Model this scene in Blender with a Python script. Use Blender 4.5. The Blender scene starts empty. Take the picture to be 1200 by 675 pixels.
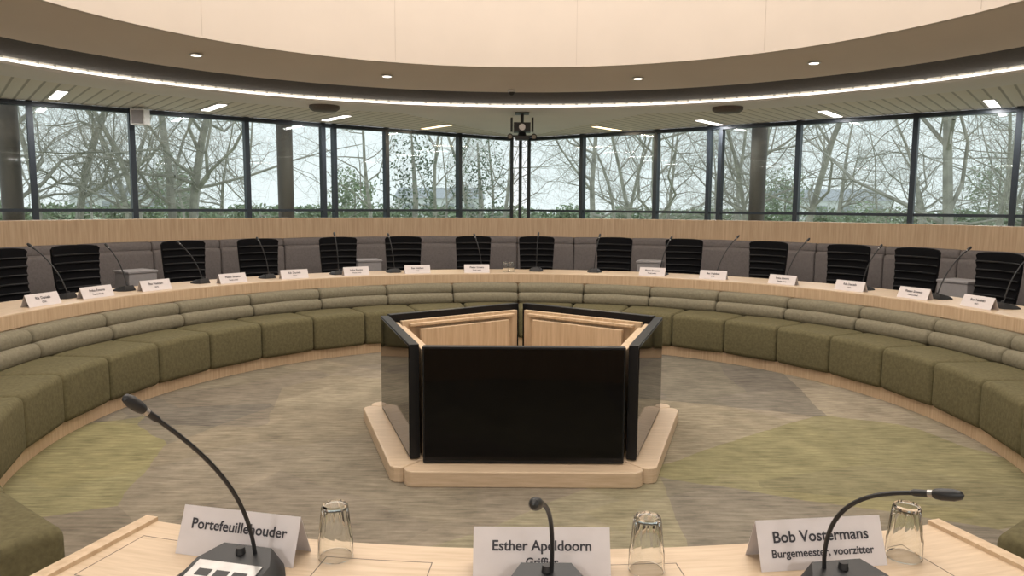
import bpy, bmesh, math, random
from mathutils import Vector, Matrix
random.seed(7)
sc = bpy.context.scene
D = bpy.data
rad = math.radians
CX, CY = 0.07, 5.0

# ---------------------------------------------------------------- materials
def nt(name):
    m = D.materials.new(name); m.use_nodes = True
    t = m.node_tree; b = t.nodes['Principled BSDF']
    return m, t, b

def ramp(t, stops):
    r = t.nodes.new('ShaderNodeValToRGB')
    e = r.color_ramp.elements
    e[0].position, e[0].color = stops[0][0], (*stops[0][1], 1)
    e[1].position, e[1].color = stops[-1][0], (*stops[-1][1], 1)
    for p, c in stops[1:-1]:
        x = e.new(p); x.color = (*c, 1)
    return r

def plain(name, c, rough=.6, metal=0, var=.08, scale=30, bump=0.0, spec=.5):
    m, t, b = nt(name)
    tc = t.nodes.new('ShaderNodeTexCoord')
    n = t.nodes.new('ShaderNodeTexNoise'); n.inputs['Scale'].default_value = scale
    n.inputs['Detail'].default_value = 3
    t.links.new(tc.outputs['Object'], n.inputs['Vector'])
    lo = tuple(x*(1-var) for x in c); hi = tuple(min(1, x*(1+var)) for x in c)
    r = ramp(t, [(.3, lo), (.7, hi)])
    t.links.new(n.outputs['Fac'], r.inputs['Fac'])
    t.links.new(r.outputs['Color'], b.inputs['Base Color'])
    b.inputs['Roughness'].default_value = rough
    b.inputs['Metallic'].default_value = metal
    b.inputs['Specular IOR Level'].default_value = spec
    if bump:
        bp = t.nodes.new('ShaderNodeBump'); bp.inputs['Strength'].default_value = bump
        bp.inputs['Distance'].default_value = .01
        t.links.new(n.outputs['Fac'], bp.inputs['Height'])
        t.links.new(bp.outputs['Normal'], b.inputs['Normal'])
    return m

def wood(name, c1, c2, coord='UV', sc3=(1, 1, 1), rough=.45):
    m, t, b = nt(name)
    tc = t.nodes.new('ShaderNodeTexCoord')
    mp = t.nodes.new('ShaderNodeMapping'); mp.inputs['Scale'].default_value = sc3
    t.links.new(tc.outputs[coord], mp.inputs['Vector'])
    n = t.nodes.new('ShaderNodeTexNoise'); n.inputs['Scale'].default_value = 1
    n.inputs['Detail'].default_value = 5; n.inputs['Roughness'].default_value = .6
    t.links.new(mp.outputs[0], n.inputs['Vector'])
    r = ramp(t, [(.3, c1), (.5, tuple((a+b_)/2 for a, b_ in zip(c1, c2))), (.7, c2)])
    t.links.new(n.outputs['Fac'], r.inputs['Fac'])
    t.links.new(r.outputs['Color'], b.inputs['Base Color'])
    b.inputs['Roughness'].default_value = rough
    return m

def emis(name, c, s):
    m, t, b = nt(name)
    b.inputs['Base Color'].default_value = (*c, 1)
    b.inputs['Emission Color'].default_value = (*c, 1)
    b.inputs['Emission Strength'].default_value = s
    return m

OAK1, OAK2 = (.41, .28, .17), (.57, .42, .275)
M_oak = wood('oak_veneer', OAK1, OAK2, 'UV', (45, 2.0, 1))
M_oak_o = wood('oak_board', (.44, .31, .19), (.60, .45, .30), 'Object', (40, 40, 2.5))
M_oak_top = wood('oak_desk_top', (.48, .355, .235), (.62, .48, .34), 'UV', (5, 60, 1), .4)
M_seat = plain('olive_wool_upholstery', (.118, .103, .055), .95, var=.16, scale=45, bump=.25, spec=.15)
M_back = plain('sage_wool_upholstery', (.19, .17, .12), .95, var=.12, scale=45, bump=.25, spec=.15)
M_grey = plain('grey_wool_upholstery', (.165, .147, .142), .95, var=.1, scale=45, bump=.2, spec=.15)
M_greyl = plain('light_grey_laminate', (.25, .235, .235), .7, var=.05)
M_black = plain('black_plastic', (.011, .011, .012), .45, var=.1)
M_mesh = plain('black_chair_mesh', (.005, .005, .006), .85, var=.3, scale=120, spec=.1)
M_frame = plain('dark_aluminium', (.022, .030, .040), .45, .2)
M_screen = plain('black_screen_glass', (.001, .001, .0015), .05, var=.05, spec=.22)
M_bezel = plain('screen_bezel', (.006, .006, .007), .4, spec=.3)
M_chrome = plain('brushed_steel', (.36, .35, .34), .28, 1.0, var=.1)
M_paper = plain('nameplate_card', (.60, .55, .54), .7, var=.02)
M_ink = plain('printed_ink', (.035, .032, .038), .7)
M_drum = plain('cream_drum_fabric', (.60, .525, .455), .85, var=.02, scale=2)
M_seam = plain('drum_fabric_seam', (.48, .41, .35), .85, var=.02)
M_soff = plain('taupe_soffit_plaster', (.68, .60, .52), .8, var=.02, scale=2)
M_dark = plain('dark_recess', (.085, .078, .074), .7)
M_ceil = plain('ceiling_plaster', (.84, .82, .80), .85, var=.02, scale=2)
M_wall = plain('wall_plaster', (.76, .74, .72), .85, var=.03, scale=2)
M_brown = plain('bronze_column_cladding', (.12, .095, .08), .6)
M_led = emis('led_strip_glow', (1, .95, .86), 2.4)
M_panel = emis('linear_lamp_glow', (1, .94, .88), 5)
M_panel_w = emis('linear_lamp_warm_glow', (1, .74, .42), 3.2)
M_spot = emis('downlight_glow', (1, .92, .8), 3)
M_top = emis('luminous_ceiling_membrane', (1, .94, .87), 2.7)
M_white = plain('white_plastic', (.6, .6, .58), .5)
M_bark = plain('tree_bark', (.38, .355, .30), .9, var=.3, scale=3)
M_leaf = plain('evergreen_leaf', (.14, .18, .11), .6, var=.5, scale=2)
M_hedge = plain('hedge_leaf', (.28, .34, .21), .8, var=.4, scale=2)
M_grass = plain('lawn_grass', (.42, .46, .34), .9, var=.25, scale=.6)
M_house = plain('render_house_wall', (.80, .80, .79), .8)
M_roof = plain('slate_roof', (.45, .46, .48), .7)

def glassmat():
    m = D.materials.new('window_glass'); m.use_nodes = True
    t = m.node_tree; t.nodes.clear()
    o = t.nodes.new('ShaderNodeOutputMaterial'); mx = t.nodes.new('ShaderNodeMixShader')
    tr = t.nodes.new('ShaderNodeBsdfTransparent'); gl = t.nodes.new('ShaderNodeBsdfGlossy')
    tr.inputs[0].default_value = (.93, .97, .96, 1); gl.inputs['Roughness'].default_value = .02
    f = t.nodes.new('ShaderNodeFresnel'); f.inputs['IOR'].default_value = 1.33
    mu = t.nodes.new('ShaderNodeMath'); mu.operation = 'MULTIPLY'; mu.inputs[1].default_value = .8
    t.links.new(f.outputs[0], mu.inputs[0]); t.links.new(mu.outputs[0], mx.inputs[0])
    t.links.new(tr.outputs[0], mx.inputs[1]); t.links.new(gl.outputs[0], mx.inputs[2])
    t.links.new(mx.outputs[0], o.inputs[0]); return m
M_glass = glassmat()
def tumbler_mat():
    m, t, b = nt('tumbler_glass')
    b.inputs['Base Color'].default_value = (.97, .98, .97, 1)
    b.inputs['Transmission Weight'].default_value = 1
    b.inputs['Roughness'].default_value = .02; b.inputs['IOR'].default_value = 1.4
    return m
M_tum = tumbler_mat()

def slats(name, d):
    m, t, b = nt(name)
    tc = t.nodes.new('ShaderNodeTexCoord')
    dt = t.nodes.new('ShaderNodeVectorMath'); dt.operation = 'DOT_PRODUCT'
    dt.inputs[1].default_value = (d[0], d[1], 0)
    t.links.new(tc.outputs['Object'], dt.inputs[0])
    mu = t.nodes.new('ShaderNodeMath'); mu.operation = 'MULTIPLY'; mu.inputs[1].default_value = 6.5
    t.links.new(dt.outputs['Value'], mu.inputs[0])
    fr = t.nodes.new('ShaderNodeMath'); fr.operation = 'FRACT'
    t.links.new(mu.outputs[0], fr.inputs[0])
    r = ramp(t, [(0, (.44, .41, .36)), (.14, (.44, .41, .36)), (.22, (.84, .80, .73)), (1, (.79, .75, .67))])
    t.links.new(fr.outputs[0], r.inputs['Fac'])
    t.links.new(r.outputs['Color'], b.inputs['Base Color'])
    b.inputs['Roughness'].default_value = .7
    return m

def carpet():
    m, t, b = nt('patchwork_carpet')
    L = t.links
    tc = t.nodes.new('ShaderNodeTexCoord')
    n0 = t.nodes.new('ShaderNodeTexNoise'); n0.inputs['Scale'].default_value = 1.6; n0.inputs['Detail'].default_value = 4
    L.new(tc.outputs['Object'], n0.inputs['Vector'])
    of = t.nodes.new('ShaderNodeVectorMath'); of.operation = 'ADD'; of.inputs[1].default_value = (-.95, 1.33, 0)
    L.new(tc.outputs['Object'], of.inputs[0])
    mx = t.nodes.new('ShaderNodeMix'); mx.data_type = 'VECTOR'; mx.inputs['Factor'].default_value = .12
    L.new(of.outputs[0], mx.inputs[4]); L.new(n0.outputs['Color'], mx.inputs[5])
    def cells(scale, stops):
        v = t.nodes.new('ShaderNodeTexVoronoi'); v.inputs['Scale'].default_value = scale
        L.new(mx.outputs[1], v.inputs['Vector'])
        sp = t.nodes.new('ShaderNodeSeparateColor'); L.new(v.outputs['Color'], sp.inputs[0])
        r = ramp(t, stops); L.new(sp.outputs[0], r.inputs['Fac']); return r
    r = cells(.62, [(0, (.165, .14, .11)), (.22, (.275, .235, .175)), (.42, (.18, .16, .13)), (.55, (.25, .21, .16)),
                 (.7, (.23, .208, .115)), (1, (.265, .232, .18))])
    r2 = cells(1.05, [(0, (.78, .78, .80)), (.35, (1.0, 1.0, 1.0)), (.6, (.86, .87, .84)), (1, (1.0, .99, .94))])
    mp = t.nodes.new('ShaderNodeMapping'); mp.inputs['Scale'].default_value = (6, 40, 1)
    L.new(tc.outputs['Object'], mp.inputs['Vector'])
    n1 = t.nodes.new('ShaderNodeTexNoise'); n1.inputs['Scale'].default_value = 1; n1.inputs['Detail'].default_value = 6
    L.new(mp.outputs[0], n1.inputs['Vector'])
    n2 = t.nodes.new('ShaderNodeTexNoise'); n2.inputs['Scale'].default_value = 3.0; n2.inputs['Detail'].default_value = 9
    n2.inputs['Roughness'].default_value = .75
    L.new(tc.outputs['Object'], n2.inputs['Vector'])
    ad = t.nodes.new('ShaderNodeMath'); ad.operation = 'ADD'
    L.new(n1.outputs[0], ad.inputs[0]); L.new(n2.outputs[0], ad.inputs[1])
    mr = t.nodes.new('ShaderNodeMapRange'); mr.inputs[1].default_value = .7; mr.inputs[2].default_value = 1.3
    mr.inputs[3].default_value = .62; mr.inputs[4].default_value = 1.34
    L.new(ad.outputs[0], mr.inputs[0])
    ml = t.nodes.new('ShaderNodeVectorMath'); ml.operation = 'MULTIPLY'
    L.new(r.outputs['Color'], ml.inputs[0]); L.new(r2.outputs['Color'], ml.inputs[1])
    mm = t.nodes.new('ShaderNodeVectorMath'); mm.operation = 'SCALE'
    L.new(ml.outputs[0], mm.inputs[0]); L.new(mr.outputs[0], mm.inputs['Scale'])
    L.new(mm.outputs[0], b.inputs['Base Color'])
    b.inputs['Roughness'].default_value = 1; b.inputs['Specular IOR Level'].default_value = .1
    return m
M_carpet = carpet()

# ---------------------------------------------------------------- geometry helpers
class G:
    def __init__(s): s.v = []; s.f = []; s.m = []; s.uv = []
    def add(s, vs, fs, mi=0, uvs=None):
        o = len(s.v); s.v += [tuple(v) for v in vs]
        for i, f in enumerate(fs):
            s.f.append([o+k for k in f]); s.m.append(mi)
            s.uv.append(uvs[i] if uvs else None)
    def box(s, c, d, mi=0, M=None):
        x, y, z = [q/2 for q in d]
        vs = [Vector((a*x, b*y, e*z)) for a in (-1, 1) for b in (-1, 1) for e in (-1, 1)]
        if M is not None: vs = [M @ v for v in vs]
        vs = [v+Vector(c) for v in vs]
        s.add(vs, [(0, 1, 3, 2), (4, 6, 7, 5), (0, 4, 5, 1), (2, 3, 7, 6), (0, 2, 6, 4), (1, 5, 7, 3)], mi)
    def cyl(s, p0, p1, r0, r1, n=12, mi=0, cap=True):
        p0, p1 = Vector(p0), Vector(p1); d = (p1-p0).normalized()
        a = d.orthogonal().normalized(); b = d.cross(a)
        vs = []
        for p, r in ((p0, r0), (p1, r1)):
            for i in range(n):
                q = 2*math.pi*i/n; vs.append(p+a*math.cos(q)*r+b*math.sin(q)*r)
        fs = [(i, (i+1) % n, n+(i+1) % n, n+i) for i in range(n)]
        if cap: fs += [tuple(range(n))[::-1], tuple(range(n, 2*n))]
        s.add(vs, fs, mi)
    def tube(s, pts, rs, n=8, mi=0):
        pts = [Vector(p) for p in pts]
        if not isinstance(rs, (list, tuple)): rs = [rs]*len(pts)
        vs = []; a = None
        for i, p in enumerate(pts):
            d = (pts[min(i+1, len(pts)-1)]-pts[max(i-1, 0)]).normalized()
            if a is None: a = d.orthogonal().normalized()
            a = (a-d*a.dot(d)).normalized(); b = d.cross(a)
            for k in range(n):
                q = 2*math.pi*k/n; vs.append(p+(a*math.cos(q)+b*math.sin(q))*rs[i])
        fs = []
        for i in range(len(pts)-1):
            for k in range(n):
                fs.append((i*n+k, i*n+(k+1) % n, (i+1)*n+(k+1) % n, (i+1)*n+k))
        fs += [tuple(range(n))[::-1], tuple(range((len(pts)-1)*n, len(pts)*n))]
        s.add(vs, fs, mi)
    def prism(s, poly, z0, z1, mi=0, M=None):
        n = len(poly)
        vs = [Vector((x, y, z0)) for x, y in poly]+[Vector((x, y, z1)) for x, y in poly]
        if M is not None: vs = [M @ v for v in vs]
        fs = [(i, (i+1) % n, n+(i+1) % n, n+i) for i in range(n)]
        fs += [tuple(range(n))[::-1], tuple(range(n, 2*n))]
        s.add(vs, fs, mi)
    def lathe(s, prof, a0, a1, n, mi=0, closed=True, caps=True):
        full = abs(a1-a0) >= 359.99
        P = len(prof); N = n if full else n+1
        vs = []
        for i in range(N):
            a = rad(a0+(a1-a0)*i/n)
            for r, z in prof: vs.append((r*math.sin(a), r*math.cos(a), z))
        cum = [0]
        for k in range(P):
            q, w = prof[k], prof[(k+1) % P]; cum.append(cum[-1]+math.dist(q, w))
        R = sum(p[0] for p in prof)/P
        fs = []; uvs = []
        for i in range(n):
            j = (i+1) % N
            u0 = rad(a0+(a1-a0)*i/n)*R; u1 = rad(a0+(a1-a0)*(i+1)/n)*R
            for k in range(P if closed else P-1):
                l = (k+1) % P
                fs.append((i*P+k, j*P+k, j*P+l, i*P+l))
                uvs.append([(u0, cum[k]), (u1, cum[k]), (u1, cum[k+1]), (u0, cum[k+1])])
        if closed and caps and not full:
            fs += [tuple(range(P)), tuple(range(n*P, n*P+P))[::-1]]
            uvs += [[(p[0], p[1]) for p in prof], [(p[0], p[1]) for p in prof][::-1]]
        s.add(vs, fs, mi, uvs)
    def obj(s, name, mats, loc=(0, 0, 0), parent=None, smooth=0, bevel=0, fix=True):
        me = D.meshes.new(name); me.from_pydata(s.v, [], s.f)
        for m in (mats if isinstance(mats, (list, tuple)) else [mats]): me.materials.append(m)
        me.polygons.foreach_set('material_index', s.m)
        ul = me.uv_layers.new(name='UVMap')
        for p, u in zip(me.polygons, s.uv):
            if u:
                for li, c in zip(p.loop_indices, u): ul.data[li].uv = c
            else:
                for li in p.loop_indices:
                    co = me.vertices[me.loops[li].vertex_index].co
                    nn = p.normal
                    ax = max(range(3), key=lambda q: abs(nn[q]))
                    ul.data[li].uv = (co.x, co.y) if ax == 2 else ((co.x, co.z) if ax == 1 else (co.y, co.z))
        if fix:
            bm = bmesh.new(); bm.from_mesh(me)
            bmesh.ops.recalc_face_normals(bm, faces=bm.faces); bm.to_mesh(me); bm.free()
        o = D.objects.new(name, me); sc.collection.objects.link(o); o.location = loc
        if smooth:
            me.shade_smooth()
            try: me.set_sharp_from_angle(angle=rad(smooth))
            except Exception: pass
        if bevel:
            b = o.modifiers.new('Bevel', 'BEVEL'); b.width = bevel; b.segments = 2; b.limit_method = 'ANGLE'
        if parent: o.parent = parent
        return o

def empty(name, loc=(0, 0, 0)):
    e = D.objects.new(name, None); sc.collection.objects.link(e); e.location = loc
    e.empty_display_size = .1; return e

def rrect(r0, r1, z0, z1, rd, n=4):
    pts = []
    for cx, cz, a in ((r1-rd, z1-rd, 0), (r0+rd, z1-rd, 90), (r0+rd, z0+rd, 180), (r1-rd, z0+rd, 270)):
        for i in range(n+1):
            q = rad(a+90*i/n); pts.append((cx+rd*math.cos(q), cz+rd*math.sin(q)))
    return pts

def cushion_row(g, prof, a0, a1, count, rho=.035, mi=0, gap=.002):
    cr = sum(p[0] for p in prof)/len(prof); cz = sum(p[1] for p in prof)/len(prof)
    hr = max(abs(p[0]-cr) for p in prof); hz = max(abs(p[1]-cz) for p in prof)
    for k in range(count):
        b0 = a0+(a1-a0)*k/count; b1 = a0+(a1-a0)*(k+1)/count
        Lk = rad(b1-b0)*cr-2*gap
        ds = [0, .1*rho, .35*rho, .7*rho, rho, .15, .5]
        st = [(gap+(d if i < 5 else Lk*d), d if i < 5 else 1) for i, d in enumerate(ds)]
        st += [(gap+Lk-d, d) for d in ds[:5]][::-1]
        st.insert(7, (gap+Lk*.85, 1))
        P = len(prof); vs = []
        for pos, d in st:
            ins = 0 if d >= rho else rho-math.sqrt(max(0, rho*rho-(rho-d)**2))
            a = rad(b0)+pos/cr
            puff = .006*math.sin(math.pi*min(1, max(0, (pos-gap)/Lk)))
            for r, z in prof:
                r2 = cr+(r-cr)*(1-(ins-puff)/hr); z2 = cz+(z-cz)*(1-(ins-puff)/hz)
                vs.append((r2*math.sin(a), r2*math.cos(a), z2))
        n = len(st); fs = []
        for i in range(n-1):
            for q in range(P):
                l = (q+1) % P; fs.append((i*P+q, (i+1)*P+q, (i+1)*P+l, i*P+l))
        fs += [tuple(range(P)), tuple(range((n-1)*P, n*P))[::-1]]
        g.add(vs, fs, mi)

# ---------------------------------------------------------------- room shell
P0 = Vector((.15, 15.0, 0)); dL = Vector((-.79, -.613, 0)).normalized(); dR = Vector((.79, -.613, 0)).normalized()
nL = Vector((-.613, .79, 0)).normalized(); nR = Vector((.613, .79, 0)).normalized()
ZC = 2.87; SL = 13.0
PL = P0+dL*SL; PR = P0+dR*SL
YB = -4.0
g = G(); poly = [(P0.x, P0.y), (PR.x, PR.y), (PR.x, YB), (PL.x, YB), (PL.x, PL.y)]
g.prism(poly, -.05, 0); g.obj('floor', M_carpet)

def ray_hit(a):
    o = Vector((CX, CY)); d = Vector((math.sin(a), math.cos(a))); best = 1e9
    n = len(poly)
    for i in range(n):
        p = Vector(poly[i]); q = Vector(poly[(i+1) % n]); e = q-p
        den = d.x*e.y-d.y*e.x
        if abs(den) < 1e-9: continue
        w = p-o; tt = (w.x*e.y-w.y*e.x)/den; uu = (w.x*d.y-w.y*d.x)/den
        if tt > 0 and -1e-6 <= uu <= 1+1e-6: best = min(best, tt)
    return best
angs = sorted(set([2*math.pi*i/180 for i in range(180)]+[math.atan2(x-CX, y-CY) % (2*math.pi) for x, y in poly]))
g = G(); vs = []
for a in angs:
    d = ray_hit(a)
    for r in (5.44, d):
        for z in (ZC, ZC+.1): vs.append((CX+r*math.sin(a), CY+r*math.cos(a), z))
n = len(angs)
for side in (0, 1):
    fs = []
    for i in range(n):
        j = (i+1) % n
        am = (angs[i]+(angs[j] if j else 2*math.pi))/2
        if (math.sin(am) > 0) != bool(side): continue
        fs += [(i*4, j*4, j*4+2, i*4+2), (i*4+1, i*4+3, j*4+3, j*4+1), (i*4, i*4+1, j*4+1, j*4), (i*4+2, j*4+2, j*4+3, i*4+3)]
    g.add(vs, fs, side)
g.obj('ceiling', [slats('ceiling_slats_left', dL), slats('ceiling_slats_right', dR)], fix=False)

g = G(); g.lathe([(5.44, ZC), (5.44, ZC-.012), (6.15, ZC-.012), (6.15, ZC)], 0, 360, 180); g.obj('trim_1', M_ceil, (CX, CY, 0), smooth=30)
g = G(); g.prism([(.15, 14.8), (-1.75, 10.75), (1.95, 10.75)], ZC-.006, ZC-.0005); g.obj('trim_2', M_ceil)
drum = empty('ceiling_light_drum', (CX, CY, 0))
g = G(); g.lathe([(4.1, 3.18), (4.1, 5.5), (4.16, 5.5), (4.16, 3.18)], 0, 360, 180); g.obj('drum_wall', M_drum, parent=drum, smooth=30)
g = G()
for k in range(12):
    a = rad(k*30+9.5); r = 4.0995
    g.box((r*math.sin(a), r*math.cos(a), 4.35), (.005, .003, 2.3), 0, Matrix.Rotation(-a, 3, 'Z'))
g.obj('fabric_seams', M_seam, parent=drum)
g = G(); g.lathe([(.01, 5.48), (4.1, 5.48), (4.1, 5.5), (.01, 5.5)], 0, 360, 64); g.obj('luminous_membrane', M_top, parent=drum)
g = G(); g.lathe([(4.161, 3.18), (5.10, 3.035), (5.10, 3.09), (4.161, 3.25)], 0, 360, 180); g.obj('soffit', M_soff, parent=drum, smooth=30)
g = G(); g.lathe([(5.10, 3.035), (5.14, 3.06), (5.42, 2.93), (5.42, 3.2), (5.1, 3.2)], 0, 360, 180); g.obj('recess', M_dark, parent=drum, smooth=20)
g = G(); g.lathe([(5.415, 2.884), (5.415, 2.906), (5.43, 2.906), (5.43, 2.884)], 0, 360, 180); g.obj('led_strip', M_led, parent=drum, smooth=30)
g = G(); g.lathe([(5.412, 2.857), (5.412, 2.884), (5.45, 2.884), (5.45, 2.857)], 0, 360, 180); g.obj('led_lip', M_ceil, parent=drum, smooth=30)

def wallbox(name, p, q, z0, z1, th, mat):
    p, q = Vector(p), Vector(q); d = q-p; a = math.atan2(d.y, d.x)
    g = G(); g.box(((p.x+q.x)/2, (p.y+q.y)/2, (z0+z1)/2), (d.length, th, z1-z0), 0, Matrix.Rotation(a, 3, 'Z'))
    return g.obj(name, mat)
wallbox('wall_left', (PL.x-.06, PL.y), (PL.x-.06, YB), 0, 2.97, .1, M_wall)
wallbox('wall_right', (PR.x+.06, PR.y), (PR.x+.06, YB), 0, 2.97, .1, M_wall)
wallbox('wall_back', (PL.x, YB-.06), (PR.x, YB-.06), 0, 2.97, .1, M_wall)

S = [0, 1.47, 3.0, 4.17, 5.42, 7.03, 8.24, 9.8, 11.3, 12.95]
for idx, (d, nrm) in enumerate(((dL, nL), (dR, nR))):
    e = empty('window_%d' % (idx+1))
    a = math.atan2(d.y, d.x); M = Matrix.Rotation(a, 3, 'Z')
    g = G()
    for i, s in enumerate(S):
        if i == 0: continue
        c = P0+d*s
        g.box((c.x, c.y, ZC/2), (.07, .12, ZC), 0, M)
        if i in (3, 7):
            c2 = P0+d*(s-.2); g.box((c2.x, c2.y, ZC/2), (.06, .12, ZC), 0, M)
    c = P0+d*(SL/2+.13)
    for z, h, w in ((.04, .08, .12), (1.44, .04, .09), (1.27, .04, .07), (ZC-.04, .06, .12)):
        g.box((c.x, c.y, z), (SL-.26, w, h), 0, M)
    g.obj('frame_members', M_frame, parent=e)
    g = G(); g.box((c.x, c.y, ZC/2), (SL-.26, .012, ZC-.1), 0, M); g.obj('glazing', M_glass, parent=e)
    for s in (4.6, 8.45, 12.3):
        c = P0+d*s+nrm*.55
        g = G(); g.cyl((c.x, c.y, -.5), (c.x, c.y, 3.2), .13, .13, 24); g.box((c.x, c.y, .02), (.36, .36, .08), 0, M)
        g.obj('facade_column', M_brown, smooth=40)
g = G()
for dx in (-.17, 0, .17): g.box((.15+dx, 14.90, ZC/2), (.065, .1, ZC))
g.obj('facade_corner_post', M_frame)

lamps = [(-5.64, 9.4, 0), (-4.15, 10.5, 0), (-2.74, 11.7, 0), (-1.31, 12.9, 1), (1.62, 13.0, 1), (3.12, 12.0, 0), (4.53, 10.8, 0), (6.1, 9.66, 0), (-7.3, 8.2, 0), (7.6, 8.4, 0),
         (-7.2, 4.5, 0), (7.3, 4.5, 0), (-7.2, 1.0, 0), (7.3, 1.0, 0), (-4.2, -2.0, 0), (-1.4, -2.2, 0), (1.5, -2.2, 0), (4.4, -2.0, 0)]  # unseen side and back lamps, added to brighten the near desk and nameplates
for x, y, w in lamps:
    nrm = nL if x < 0 else nR
    a = math.atan2(nrm.y, nrm.x)
    g = G(); M = Matrix.Rotation(a, 3, 'Z')
    g.box((0, 0, -.004), (.86, .15, .008), 0, M); g.box((0, 0, -.009), (.82, .11, .006), 1, M)
    o = g.obj('linear_ceiling_lamp', [M_white, M_panel_w if w else M_panel], (x, y, ZC-.001))
    li = D.lights.new('lamp_light', 'AREA'); li.shape = 'RECTANGLE'; li.size = .8; li.size_y = .1
    li.energy = 75 if y < -1 else 26  # added lamps behind the camera run stronger, as fill for camera-facing surfaces
    li.color = (1, .96, .92) if not w else (1, .8, .55)
    lo = D.objects.new('lamp_light', li); sc.collection.objects.link(lo); lo.parent = o
    lo.location = (0, 0, -.015); lo.rotation_euler = (0, 0, a)

for a in (-48, -20.5, 18.5, 44, -75, 75, -110, 110, 150, -150):
    r = 4.62; z = 3.19-(r-4.1)*.155-.003; q = rad(a)
    g = G(); g.cyl((0, 0, 0), (0, 0, -.006), .075, .07, 24, 0); g.cyl((0, 0, -.005), (0, 0, -.009), .05, .05, 24, 1)
    g.obj('recessed_downlight', [M_white, M_spot], (CX+r*math.sin(q), CY+r*math.cos(q), z), smooth=40)
g = G(); g.cyl((0, 0, 0), (0, 0, -.03), .05, .05, 20, 0)
g.lathe([(.001, -.075), (.025, -.068), (.042, -.045), (.045, -.03), (.001, -.03)], 0, 360, 20, 1)
g.obj('dome_camera', [M_white, M_black], (CX-.09, CY+5.0, 3.05), smooth=40)
for x, y in ((-2.54, 10.2), (2.86, 10.1)):
    g = G(); g.lathe([(.001, 0), (.2, 0), (.2, -.04), (.16, -.07), (.001, -.07)], 0, 360, 32, 0)
    g.obj('ceiling_speaker', M_brown, (x, y, ZC-.012), smooth=40)
g = G(); g.box((0, 0, -.14), (.2, .16, .22)); g.cyl((0, 0, 0), (0, 0, -.05), .02, .02, 10); g.box((0, -.083, -.14), (.16, .006, .18), 1)
g.obj('hanging_speaker', [M_white, M_greyl], (-5.2, 10.55, ZC), bevel=.008)
g = G()
g.box((0, 0, -.01), (.2, .2, .02)); g.cyl((0, 0, 0), (0, 0, -.14), .025, .025, 12)
g.box((0, 0, -.21), (.24, .22, .13)); g.cyl((0, -.1, -.22), (0, -.19, -.22), .055, .06, 20); g.cyl((0, -.19, -.22), (0, -.2, -.22), .045, .045, 20, 1)
g.box((-.15, -.02, -.17), (.03, .04, .2)); g.box((.15, -.02, -.17), (.03, .04, .2))
g.cyl((0, 0, -.28), (0, 0, -.34), .05, .07, 16); g.box((0, 0, -.36), (.19, .16, .05))
for s in (-1, 1):
    g.cyl((s*.17, -.05, -.33), (s*.17, -.15, -.35), .035, .04, 14, 0); g.cyl((s*.17, -.15, -.35), (s*.17, -.153, -.351), .03, .03, 14, 1)
    g.box((s*.11, -.03, -.33), (.12, .03, .02))
g.obj('ceiling_projector', [M_black, M_chrome], (.13, 10.85, ZC-.01), smooth=35)

# ---------------------------------------------------------------- benches and desks
A1 = 147.5
bench = empty('curved_upholstered_bench', (CX, CY, 0))
g = G()
cushion_row(g, rrect(3.0, 3.50, .10, .435, .045), -A1, A1, 28)
g.obj('seat_cushions', M_seat, parent=bench, smooth=60)
g = G()
cushion_row(g, rrect(3.44, 3.60, .425, .545, .05), -A1, A1, 24, .03)
cushion_row(g, rrect(3.50, 3.66, .525, .645, .05), -A1, A1, 24, .03)
g.obj('back_rolls', M_back, parent=bench, smooth=60)
g = G(); g.lathe([(3.05, 0), (3.05, .10), (3.6, .10), (3.6, 0)], -A1+.3, A1-.3, 160); g.obj('plinth', M_oak, parent=bench, smooth=30)
g = G(); g.lathe([(3.58, .1), (3.58, .56), (3.655, .60), (3.66, .1)], -A1+.3, A1-.3, 160); g.obj('back_support', M_oak, parent=bench, smooth=30)

desk = empty('curved_council_desk', (CX, CY, 0))
g = G(); g.lathe([(3.67, .0), (3.67, .715), (3.70, .715), (3.70, 0)], -A1, A1, 160); g.obj('front_panel', M_oak, parent=desk, smooth=30)
g = G(); g.lathe([(3.655, .715), (3.655, .747), (3.658, .75), (4.247, .75), (4.25, .747), (4.25, .715)], -A1, A1, 160); g.obj('desk_top', M_oak_top, parent=desk, smooth=30)
g = G(); g.lathe([(3.652, .645), (3.652, .74), (3.67, .74), (3.67, .645)], -A1, A1, 160); g.obj('front_fascia', M_oak, parent=desk, smooth=30)
g = G()
for k in range(15):
    a = rad(-A1+2+(2*A1-4)*k/14); g.box((3.97*math.sin(a), 3.97*math.cos(a), .3575), (.04, .5, .714), 0, Matrix.Rotation(-a, 3, 'Z'))
g.obj('support_fins', M_oak_o, parent=desk)

AO = 125
ob = empty('curved_public_bench', (CX, CY, 0))
g = G(); cushion_row(g, rrect(5.05, 5.56, .12, .47, .04), -AO, AO, 30, .03); g.obj('seat_cushions', M_grey, parent=ob, smooth=60)
g = G(); cushion_row(g, rrect(5.46, 5.60, .45, 1.005, .05), -AO, AO, 30, .025); cushion_row(g, rrect(5.50, 5.60, .99, 1.10, .04), -AO, AO, 30, .02)
g.obj('back_cushions', M_grey, parent=ob, smooth=60)
g = G(); g.lathe([(5.1, 0), (5.1, .12), (5.6, .12), (5.6, 0)], -AO, AO, 150); g.obj('plinth', M_oak, parent=ob, smooth=30)
g = G(); g.lathe([(5.57, 1.10), (5.57, 1.355), (5.575, 1.36), (5.79, 1.36), (5.795, 1.355), (5.795, 0), (5.61, 0), (5.61, 1.10)], -AO, AO, 180)
g.obj('ring_parapet', M_oak, parent=ob, smooth=30)
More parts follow.
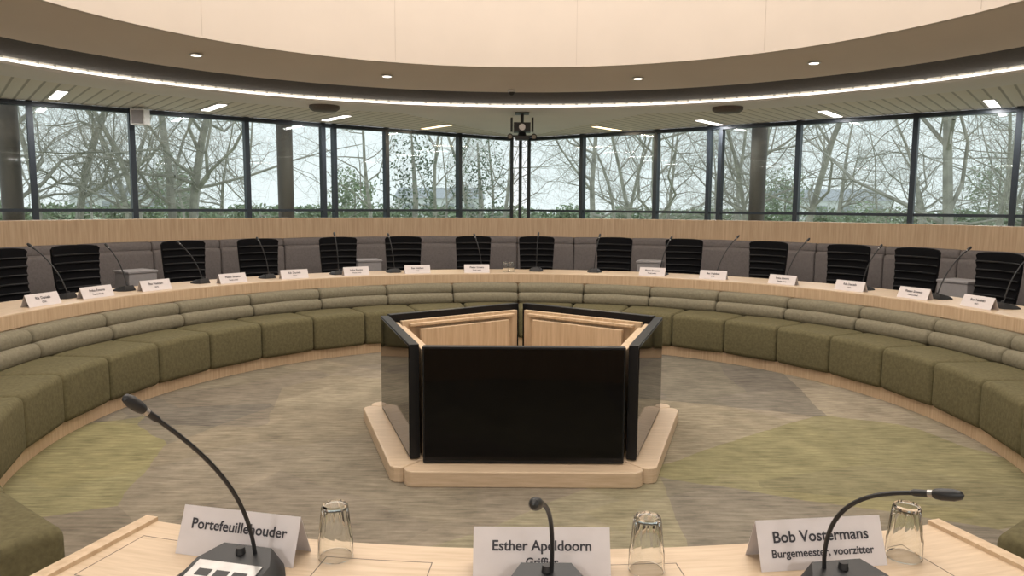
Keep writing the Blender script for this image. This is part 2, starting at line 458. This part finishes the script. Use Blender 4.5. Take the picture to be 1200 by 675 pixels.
for a in (-55.5, -23.2, 20.6, 62.6):
    q = rad(a); g = G(); M = Matrix.Rotation(-q, 3, 'Z')
    g.box((0, 0, .41), (.30, .28, .82), 0, M); g.box((0, 0, .833), (.32, .30, .026), 0, M)
    g.obj('side_cabinet', M_greyl, (CX+4.88*math.sin(q), CY+4.88*math.cos(q), 0), bevel=.006)

nd = empty('presidium_desk', (CX, CY, 0))
B0, B1 = 180-17.9, 180+17.4
g = G(); g.lathe([(3.34, .715), (3.34, .747), (3.343, .75), (4.1, .75), (4.1, .715)], B0, B1, 40); g.obj('desk_top', M_oak_top, parent=nd, smooth=30)
g = G(); g.lathe([(3.37, 0), (3.37, .715), (3.40, .715), (3.40, 0)], B0+.5, B1-.5, 40); g.obj('front_panel', M_oak, parent=nd, smooth=30)
g = G()
for a in (B0+.35, B1-.35):
    q = rad(a); g.box((3.72*math.sin(q), 3.72*math.cos(q), .38), (.035, .76, .76), 0, Matrix.Rotation(-q, 3, 'Z'))
g.obj('end_panels', M_oak_o, parent=nd)
g = G()
def groove(r0, r1, a0, a1, w=.002):
    z0, z1 = .7499, .7504
    g.lathe([(r0, z0), (r0, z1), (r0+w, z1), (r0+w, z0)], a0, a1, 12)
    g.lathe([(r1, z0), (r1, z1), (r1+w, z1), (r1+w, z0)], a0, a1, 12)
    da = math.degrees(w/r0)
    for a in (a0, a1): g.lathe([(r0, z0), (r0, z1), (r1, z1), (r1, z0)], a, a+da, 1)
for a in (165.5, 175, 184.2, 192.2): groove(3.42, 3.62, a-.1, a+4)
g.obj('cable_hatches', M_brown, parent=nd)

# ---------------------------------------------------------------- television cluster
TX, TY = .07, 4.93
base = empty('television_plinth', (TX, TY, 0))
gb = G(); gp = G()
for k in range(5):
    th = rad(180+72*k); M = Matrix.Rotation(-th, 3, 'Z')
    pl = [(-.43, .60), (-.665, .92), (-.663, .945), (-.648, .972), (-.62, .99), (.62, .99), (.648, .972), (.663, .945), (.665, .92), (.43, .60)]
    gb.prism(pl, 0, .09, 0, M.to_4x4())
    gp.box(M @ Vector((0, .765, .405)), (1.02, .035, .63), 0, M)
    gp.box(M @ Vector((0, .70, .375)), (.78, .03, .57), 0, M)
    gp.box(M @ Vector((0, .73, .69)), (.92, .04, .02), 0, M)
gb.obj('base_blocks', M_oak_top, parent=base, bevel=.006)
gp.obj('backing_boards', M_oak_o, parent=base, bevel=.003)
g = G(); g.prism([(.62*math.sin(rad(180+36+72*k)), .62*math.cos(rad(180+36+72*k))) for k in range(5)], .0, .06); g.obj('inner_floor', M_oak_o, parent=base)
for k in range(5):
    th = rad(180+72*k)
    g = G()
    g.box((0, .837, .43), (1.135, .056, .665), 0)
    g.box((0, .8665, .432), (1.115, .004, .64), 1)
    g.box((0, .797, .40), (.7, .026, .4), 0)
    o = g.obj('television', [M_bezel, M_screen], (TX, TY, 0), bevel=.003); o.rotation_euler = (0, 0, -th)

# ---------------------------------------------------------------- chairs
def chair_mesh():
    g = G()
    W = 9; rows = 16; vs = []; z0, z1 = .58, 1.14
    for side in (0, 1):
        for j in range(rows+1):
            t = j/rows; z = z0+(z1-z0)*t
            hw = .205+.03*t
            if j == rows: hw -= .02
            for i in range(W+1):
                s = -1+2*i/W
                y = .22+.05*t-.055*s*s+(.02*math.sin(t*math.pi))+(.028 if side else 0)
                y += (.006*math.cos(t*rows*math.pi) if not side else 0)
                zz = z-(.012*abs(s)**4 if j == rows else 0)
                vs.append((s*hw, y, zz))
    o = (rows+1)*(W+1); fs = []
    for j in range(rows):
        for i in range(W):
            a = j*(W+1)+i; fs.append((a, a+1, a+W+2, a+W+1)); fs.append((o+a, o+a+W+1, o+a+W+2, o+a+1))
    for i in range(W):
        fs.append((i, o+i, o+i+1, i+1)); a = rows*(W+1)+i; fs.append((a, a+1, o+a+1, o+a))
    for j in range(rows):
        a = j*(W+1); fs.append((a, a+W+1, o+a+W+1, o+a)); a += W; fs.append((a, o+a, o+a+W+1, a+W+1))
    g.add(vs, fs, 0)
    for k in range(6):
        z = .66+k*.078; f = (z-z0)/(z1-z0); w = .2+.03*f; b = .05*f-.012+.02*math.sin(f*math.pi)
        g.tube([(-w, .165+b, z), (-w/2, .206+b, z), (0, .22+b, z), (w/2, .206+b, z), (w, .165+b, z)], .008, 6, 1)
    prof = rrect(-.24, .24, .44, .51, .03, 3)
    pts = [(-.25, .85), (-.235, .95), (-.2, 1), (.15, 1), (.2, .93)]
    vs = []; P = len(prof)
    for y, k in pts:
        for x, z in prof: vs.append((x*k, y, .475+(z-.475)*k))
    fs = [(i*P+q, (i+1)*P+q, (i+1)*P+(q+1) % P, i*P+(q+1) % P) for i in range(len(pts)-1) for q in range(P)]
    fs += [tuple(range(P)), tuple(range((len(pts)-1)*P, len(pts)*P))]
    g.add(vs, fs, 0)
    g.tube([(0, .05, .43), (0, .2, .42), (0, .27, .5), (0, .275, .75)], .022, 8, 1)
    for s in (-1, 1):
        g.tube([(s*.22, .05, .45), (s*.275, .05, .47), (s*.28, .05, .64)], .013, 8, 1); g.box((s*.28, -.01, .65), (.06, .24, .025), 1)
    g.cyl((0, 0, .44), (0, 0, .1), .028, .028, 12, 1)
    for k in range(5):
        a = 2*math.pi*k/5+.3; e = Vector((math.cos(a)*.28, math.sin(a)*.28, .065))
        g.tube([(0, 0, .11), (e.x*.5, e.y*.5, .1), e], [.025, .02, .014], 8, 1)
        t = Vector((-math.sin(a), math.cos(a), 0))*.018
        g.cyl((e.x-t.x, e.y-t.y, .03), (e.x+t.x, e.y+t.y, .03), .03, .03, 12, 1)
    return g.obj('office_chair', [M_mesh, M_black], smooth=40)
ch = chair_mesh()
cang = [2.9, 15, 26, 38, 49.3, 58, 67.5, -7, -18.3, -28, -40, -50.3, -63.7, -71.8, 80, 92, -84, -95]
for i, a in enumerate(cang):
    o = ch if i == 0 else D.objects.new('office_chair', ch.data)
    if i: sc.collection.objects.link(o)
    q = rad(a); r = 4.52
    o.location = (CX+r*math.sin(q), CY+r*math.cos(q), 0); o.rotation_euler = (0, 0, -q+rad(random.uniform(-7, 7)))

# ---------------------------------------------------------------- nameplates
def textmesh(body, size, bold=.0):
    c = D.curves.new('t', 'FONT'); c.body = body; c.size = size; c.align_x = 'CENTER'; c.offset = bold; c.resolution_u = 3
    o = D.objects.new('t', c); sc.collection.objects.link(o)
    bpy.context.view_layer.update()
    me = D.meshes.new_from_object(o.evaluated_get(bpy.context.evaluated_depsgraph_get()))
    D.objects.remove(o); return me
def nameplate(loc, rotz, l1, l2, s1=.034, s2=.02, w=.297, h=.10):
    g = G(); t = .0012; dp = .042
    for s in (-1, 1):
        vs = [(-w/2, s*dp, 0), (w/2, s*dp, 0), (w/2, 0, h), (-w/2, 0, h), (-w/2, s*(dp-t), 0), (w/2, s*(dp-t), 0), (w/2, 0, h-t), (-w/2, 0, h-t)]
        g.add(vs, [(0, 1, 2, 3), (4, 7, 6, 5), (0, 4, 5, 1), (0, 3, 7, 4), (1, 5, 6, 2)])
    o = g.obj('nameplate', M_paper, loc, fix=False); o.rotation_euler = (0, 0, rotz)
    tilt = math.atan2(h, dp)
    for body, size, pz in ((l1, s1, .55), (l2, s2, .26)):
        if not body: continue
        me = textmesh(body, size, size*.022); me.materials.clear(); me.materials.append(M_ink)
        x = D.objects.new('lettering', me); sc.collection.objects.link(x); x.parent = o
        x.rotation_euler = (tilt, 0, 0)
        x.location = (0, -dp*(1-pz)-.0012, h*pz+.0004)
    return o
names = [('Pieter Smeets', 'Partij Lokaal'), ('Bas Nabben', 'VVD'), ('Imke Emons', 'Fractie Dorp'), ('Rik Daniels', 'CDA')]
for i, a in enumerate([-7.4, -18, -28.8, -39.4, -49.7, -62, -71, -79, 23.9, 34.4, 46, 56.8, 66.6, 76]):
    q = rad(a); r = 3.80
    nameplate((CX+r*math.sin(q), CY+r*math.cos(q), .7505), -q+rad(random.uniform(-4, 4)), *names[i % 4], s1=.03, s2=.02, h=.095)
def pol(r, a):
    q = rad(a); return CX+r*math.sin(q), CY+r*math.cos(q)
nameplate((-.615, 1.632, .7505), rad(-13), 'Portefeuillehouder', '', .032)
nameplate((.068, 1.555, .7505), 0, 'Esther Apeldoorn', 'Griffier', .030, .024)
nameplate((.695, 1.612, .7505), rad(7), 'Bob Vostermans', 'Burgemeester, voorzitter', .034, .0235)

# ---------------------------------------------------------------- tumblers
def tumbler(loc, h=.125, rb=.040, rt=.030):
    g = G(); n = 18
    def ring(r, z, fac):
        out = []
        for i in range(n):
            a = 2*math.pi*i/n; k = r*(1-(fac if i % 2 else 0)); out.append((k*math.cos(a), k*math.sin(a), z))
        return out
    rows = [ring(rb-.002, 0, 0), ring(rb, .002, 0), ring(rb-.001, h*.35, .0), ring(rb-.003, h*.45, .05), ring(rt+.002, h*.85, .05), ring(rt, h*.97, .03), ring(rt-.004, h, 0)]
    inner = [ring(rt-.006, h-.012, 0), ring(rt-.003, h*.85, 0), ring(rb-.006, h*.45, 0), ring(rb-.0035, h*.3, 0), ring(rb-.003, 0, 0)]
    vs = []; idx = []
    for R in rows+inner: idx.append(len(vs)); vs += R
    fs = []
    def strip(a, b):
        for i in range(n): fs.append((a+i, a+(i+1) % n, b+(i+1) % n, b+i))
    for k in range(len(rows)-1): strip(idx[k], idx[k+1])
    fs.append(tuple(range(idx[len(rows)-1], idx[len(rows)-1]+n)))
    fs.append(tuple(range(idx[len(rows)], idx[len(rows)]+n))[::-1])
    for k in range(len(rows), len(rows)+len(inner)-1): strip(idx[k], idx[k+1])
    strip(idx[-1], idx[0])
    g.add(vs, fs); return g.obj('drinking_glass', M_tum, loc, smooth=25)
tumbler((-.398, 1.615, .7505)); tumbler((.300, 1.56, .7505)); tumbler((.905, 1.63, .7505))
for x in (-1.2, -.2): tumbler((*pol(3.85, x-1), .7505), .12, .036, .028)

# ---------------------------------------------------------------- microphones
def bez(p, n=16):
    p = [Vector(q) for q in p]; out = []
    for i in range(n+1):
        t = i/n; q = p
        while len(q) > 1: q = [a.lerp(b, t) for a, b in zip(q, q[1:])]
        out.append(q[0])
    return out
def mic(loc, rotz, pts, w=.2, d=.15, h=.055, headr=.011, stem=.0045):
    g = G(); M = Matrix.Rotation(rotz, 3, 'Z'); L = Vector(loc)
    bot = [(-w/2, -d/2), (w/2, -d/2), (w/2, d*.1), (w*.32, d/2), (-w*.32, d/2), (-w/2, d*.1)]
    top = [(-w*.36, -d*.36), (w*.36, -d*.36), (w*.36, d*.05), (w*.24, d*.38), (-w*.24, d*.38), (-w*.36, d*.05)]
    zs = [h*.55, h*.55, h*.8, h, h, h*.8]
    vs = [M @ Vector((x, y, 0)) for x, y in bot]+[M @ Vector((x*.98, y*.98, h*.22)) for x, y in bot]+[M @ Vector((x, y, z)) for (x, y), z in zip(top, zs)]
    fs = [(0, 1, 2, 3, 4, 5)[::-1]]
    for k in range(6):
        l = (k+1) % 6; fs += [(k, l, 6+l, 6+k), (6+k, 6+l, 12+l, 12+k)]
    fs += [(12, 13, 14, 17), (17, 14, 15, 16)]
    g.add(vs, fs, 0)
    sl = math.atan2(h*.25, d*.41); P = M @ Matrix.Rotation(sl, 3, 'X')
    g.box(M @ Vector((0, -d*.155, h*.685)), (w*.62, d*.34, .004), 1, P)
    for k in (-1, 0, 1): g.box(M @ Vector((k*w*.17, -d*.2, h*.66)), (w*.13, d*.12, .005), 0, P)
    g.cyl(M @ Vector((0, d*.22, h*.9)), M @ Vector((0, d*.22, h*1.15)), .011, .009, 14, 0)
    b = bez([Vector(p)-L for p in pts], 20)
    g.tube(b, stem, 8, 0)
    e = b[-1]; dr = (b[-1]-b[-2]).normalized(); k = headr
    g.tube([e-dr*.04, e-dr*.035, e-dr*.005, e, e+dr*.01, e+dr*.03, e+dr*.042, e+dr*.046], [k*.45, k*.6, k*.6, k*.85, k, k, k*.7, k*.2], 14, 0)
    g.tube([e-dr*.012, e-dr*.004], [k*.66, k*.66], 14, 1)
    return g.obj('gooseneck_microphone', [M_black, M_chrome], loc, smooth=35)
mic((-.59, 1.49, .7505), rad(-13), [(-.55, 1.525, .80), (-.553, 1.50, .95), (-.60, 1.42, 1.06), (-.672, 1.32, 1.175)], .24, .17)
mic((.075, 1.42, .7505), 0, [(.085, 1.455, .80), (.086, 1.43, .90), (.078, 1.36, .99), (.045, 1.19, 1.055)], .22, .16, headr=.011)
mic((.70, 1.44, .7505), rad(9), [(.655, 1.475, .80), (.63, 1.44, .93), (.66, 1.40, 1.0), (.71, 1.33, 1.025), (.76, 1.28, 1.04)], .23, .16)
mics = [(-72.9, -.24), (-64.4, -.12), (-53, -.19), (-42.5, -.08), (-31, -.02), (-21.5, -.05), (-6.3, -.08), (3.2, .02), (13.3, .05), (24.6, .1), (34, .2), (45.3, .18), (57, .12), (68, .2), (77, .15), (-84, -.1), (88, .1)]
for a, lean in mics:
    q = rad(a); r = 3.98; x, y = CX+r*math.sin(q), CY+r*math.cos(q)
    fx, fy = math.sin(q), math.cos(q)
    back = .05; hh = random.uniform(.36, .43)
    p0 = Vector((x-fx*.02, y-fy*.02, .78))
    p1 = p0+Vector((lean*.15, 0, hh*.35)); p3 = p0+Vector((lean+fx*back, fy*back, hh)); p2 = p0+Vector((lean*.5, 0, hh*.72))
    mic((x, y, .7505), -q+math.pi, [p0, p1, p2, p3], .17, .13, .05, .012, .0055)

# ---------------------------------------------------------------- exterior
g = G(); g.box((0, 60, -.55), (300, 220, .1)); g.obj('ground', M_grass)
def tree_mesh(seed, H=9, kids=(12, 6, 5, 4, 0)):
    rnd = random.Random(seed); vs = []; fs = []
    def seg(p, q, r0, r1):
        d = (q-p).normalized(); a = d.orthogonal().normalized(); b = d.cross(a); o = len(vs)
        n = 3 if r0 < .03 else 6
        for c, r in ((p, r0), (q, r1)):
            for i in range(n):
                t = 2*math.pi*i/n; vs.append(c+a*math.cos(t)*r+b*math.sin(t)*r)
        for i in range(n): fs.append((o+i, o+(i+1) % n, o+n+(i+1) % n, o+n+i))
    def grow(p, d, L, r, lev):
        ns = (7, 5, 4, 3, 2)[lev]; k = kids[lev]; done = 0
        for i in range(ns):
            j = .10 if lev == 0 else .28
            d = (d+Vector((rnd.gauss(0, j), rnd.gauss(0, j), rnd.gauss(0, j)+.05))).normalized()
            q = p+d*(L/ns); r1 = r*(1-.75*(i+1)/ns)+.0012; r0 = r*(1-.75*i/ns)+.0012
            seg(p, q, r0, r1); p = q
            if lev or i >= 1:
                want = int(round(k*(i+1)/ns))
                while done < want:
                    done += 1
                    o = d.orthogonal().normalized(); o.rotate(Matrix.Rotation(rnd.uniform(0, 6.28), 3, d))
                    nd_ = (d*rnd.uniform(.3, .9)+o).normalized()
                    grow(p-d*(L/ns)*rnd.random(), nd_, L*rnd.uniform(.38, .62), r1*.5, lev+1)
    grow(Vector((0, 0, 0)), Vector((0, 0, 1)), H, .13, 0)
    me = D.meshes.new('bare_tree'); me.from_pydata([tuple(v) for v in vs], [], fs); me.materials.append(M_bark); return me
TM = [tree_mesh(s, h) for s, h in ((1, 9), (2, 11), (3, 8), (4, 10))]
def outside(x, y, mg):
    v = Vector((x-P0.x, y-P0.y, 0)); return v.dot(nL if x < P0.x else nR) > mg
cnt = 0; rt = random.Random(11)
while cnt < 60:
    y = rt.uniform(12, 62); x = rt.uniform(-.95, .95)*y
    if not outside(x, y, 8 if cnt > 5 else 5): continue
    if y < 27 and abs(x+1.6) < 4.5: continue
    o = D.objects.new('bare_tree', TM[cnt % 4]); sc.collection.objects.link(o)
    s = rt.uniform(.8, 1.2)
    o.location = (x, y, -.5); o.rotation_euler = (0, 0, rt.uniform(0, 6.28)); o.scale = (s, s, s); cnt += 1
def bush(name, loc, rx, ry, rz, n, mat, size, seed=1):
    rnd = random.Random(seed); g = G()
    if rz > 1.6: g.tube([(0, 0, -rz), (.1, 0, 0), (0, 0, rz*.7)], [.1, .07, .02], 8, 1)
    for i in range(n):
        v = Vector((rnd.gauss(0, 1), rnd.gauss(0, 1), rnd.gauss(0, 1))).normalized()*rnd.uniform(.45, 1.0)
        v *= 1+.25*math.sin(5*v.x+seed)*math.cos(4*v.z+seed)
        c = Vector((v.x*rx, v.y*ry, v.z*rz))
        a = Vector((rnd.gauss(0, 1), rnd.gauss(0, 1), rnd.gauss(0, 1))).normalized(); b = a.orthogonal().normalized()
        s = size*rnd.uniform(.6, 1.3)
        g.add([c-a*s, c+b*s*.5, c+a*s, c-b*s*.5], [(0, 1, 2, 3)])
    return g.obj(name, [mat, M_bark], loc, fix=False)
bush('holly_tree', (-2.6, 19.3, 1.7), .75, .8, 2.4, 1250, M_leaf, .05, 3)
bush('holly_tree', (-.95, 20.3, 1.5), .8, .8, 2.4, 1000, M_leaf, .05, 5)
bush('evergreen_shrub', (11.3, 24, .5), 1.1, 1.0, 1.1, 3000, M_hedge, .07, 8)
bush('evergreen_shrub', (-9.5, 25, .3), 1.6, 1.0, .8, 3000, M_hedge, .07, 9)
for i, (x, y, h) in enumerate(((-30, 66, 3.2), (-14, 66, 2.6), (24, 66, 2.8), (42, 66, 3.4))):
    bush('conifer_tree', (x, y, h-.6), 2.2, 1.6, h, 1500, M_hedge, .16, 40+i)
for i, x in enumerate(range(-60, 64, 6)):
    bush('garden_hedge', (x, 70, .4), 3.4, 1.0, 1.1, 1400, M_hedge, .2, 20+i)
def house(loc, w, d, h, rh, rot=0):
    g = G(); M = Matrix.Rotation(rot, 3, 'Z'); g.box((0, 0, h/2), (w, d, h), 0, M)
    vs = [M @ Vector(v) for v in ((-w/2-.3, -d/2-.3, h), (w/2+.3, -d/2-.3, h), (w/2+.3, d/2+.3, h), (-w/2-.3, d/2+.3, h), (-w/2, 0, h+rh), (w/2, 0, h+rh))]
    g.add(vs, [(0, 1, 5, 4), (2, 3, 4, 5), (0, 4, 3), (1, 2, 5), (0, 3, 2, 1)], 1)
    for k in range(4):
        g.box(M @ Vector((-w*.36+k*w*.24, -d/2-.02, h*.5)), (w*.12, .06, h*.45), 1, M)
    g.obj('detached_house', [M_house, M_roof], loc)
for x, y, w in ((-12, 125, 14), (50, 120, 18), (-62, 122, 16)):
    house((x, y, -.5), w, 8, 3.0, 1.8)

# ---------------------------------------------------------------- world, camera
w = D.worlds.new('overcast_sky'); sc.world = w; w.use_nodes = True
t = w.node_tree; bg = t.nodes['Background']
tc = t.nodes.new('ShaderNodeTexCoord'); sx = t.nodes.new('ShaderNodeSeparateXYZ')
t.links.new(tc.outputs['Generated'], sx.inputs[0])
r = ramp(t, [(0, (.82, .85, .87)), (.5, (.82, .88, .94))])
t.links.new(sx.outputs['Z'], r.inputs['Fac']); t.links.new(r.outputs['Color'], bg.inputs['Color'])
bg.inputs['Strength'].default_value = 1.2

cam = D.cameras.new('camera'); co = D.objects.new('camera', cam); sc.collection.objects.link(co)
cam.lens = 26.1; cam.sensor_width = 36; cam.clip_start = .02; cam.clip_end = 400
co.matrix_world = Matrix.Translation((0, 0, 1.55)) @ Matrix.Rotation(rad(90-6.4), 4, 'X') @ Matrix.Rotation(rad(.35), 4, 'Z')
sc.camera = co
sc.view_settings.view_transform = 'Standard'
sc.view_settings.look = 'None'
sc.view_settings.exposure = 0.15
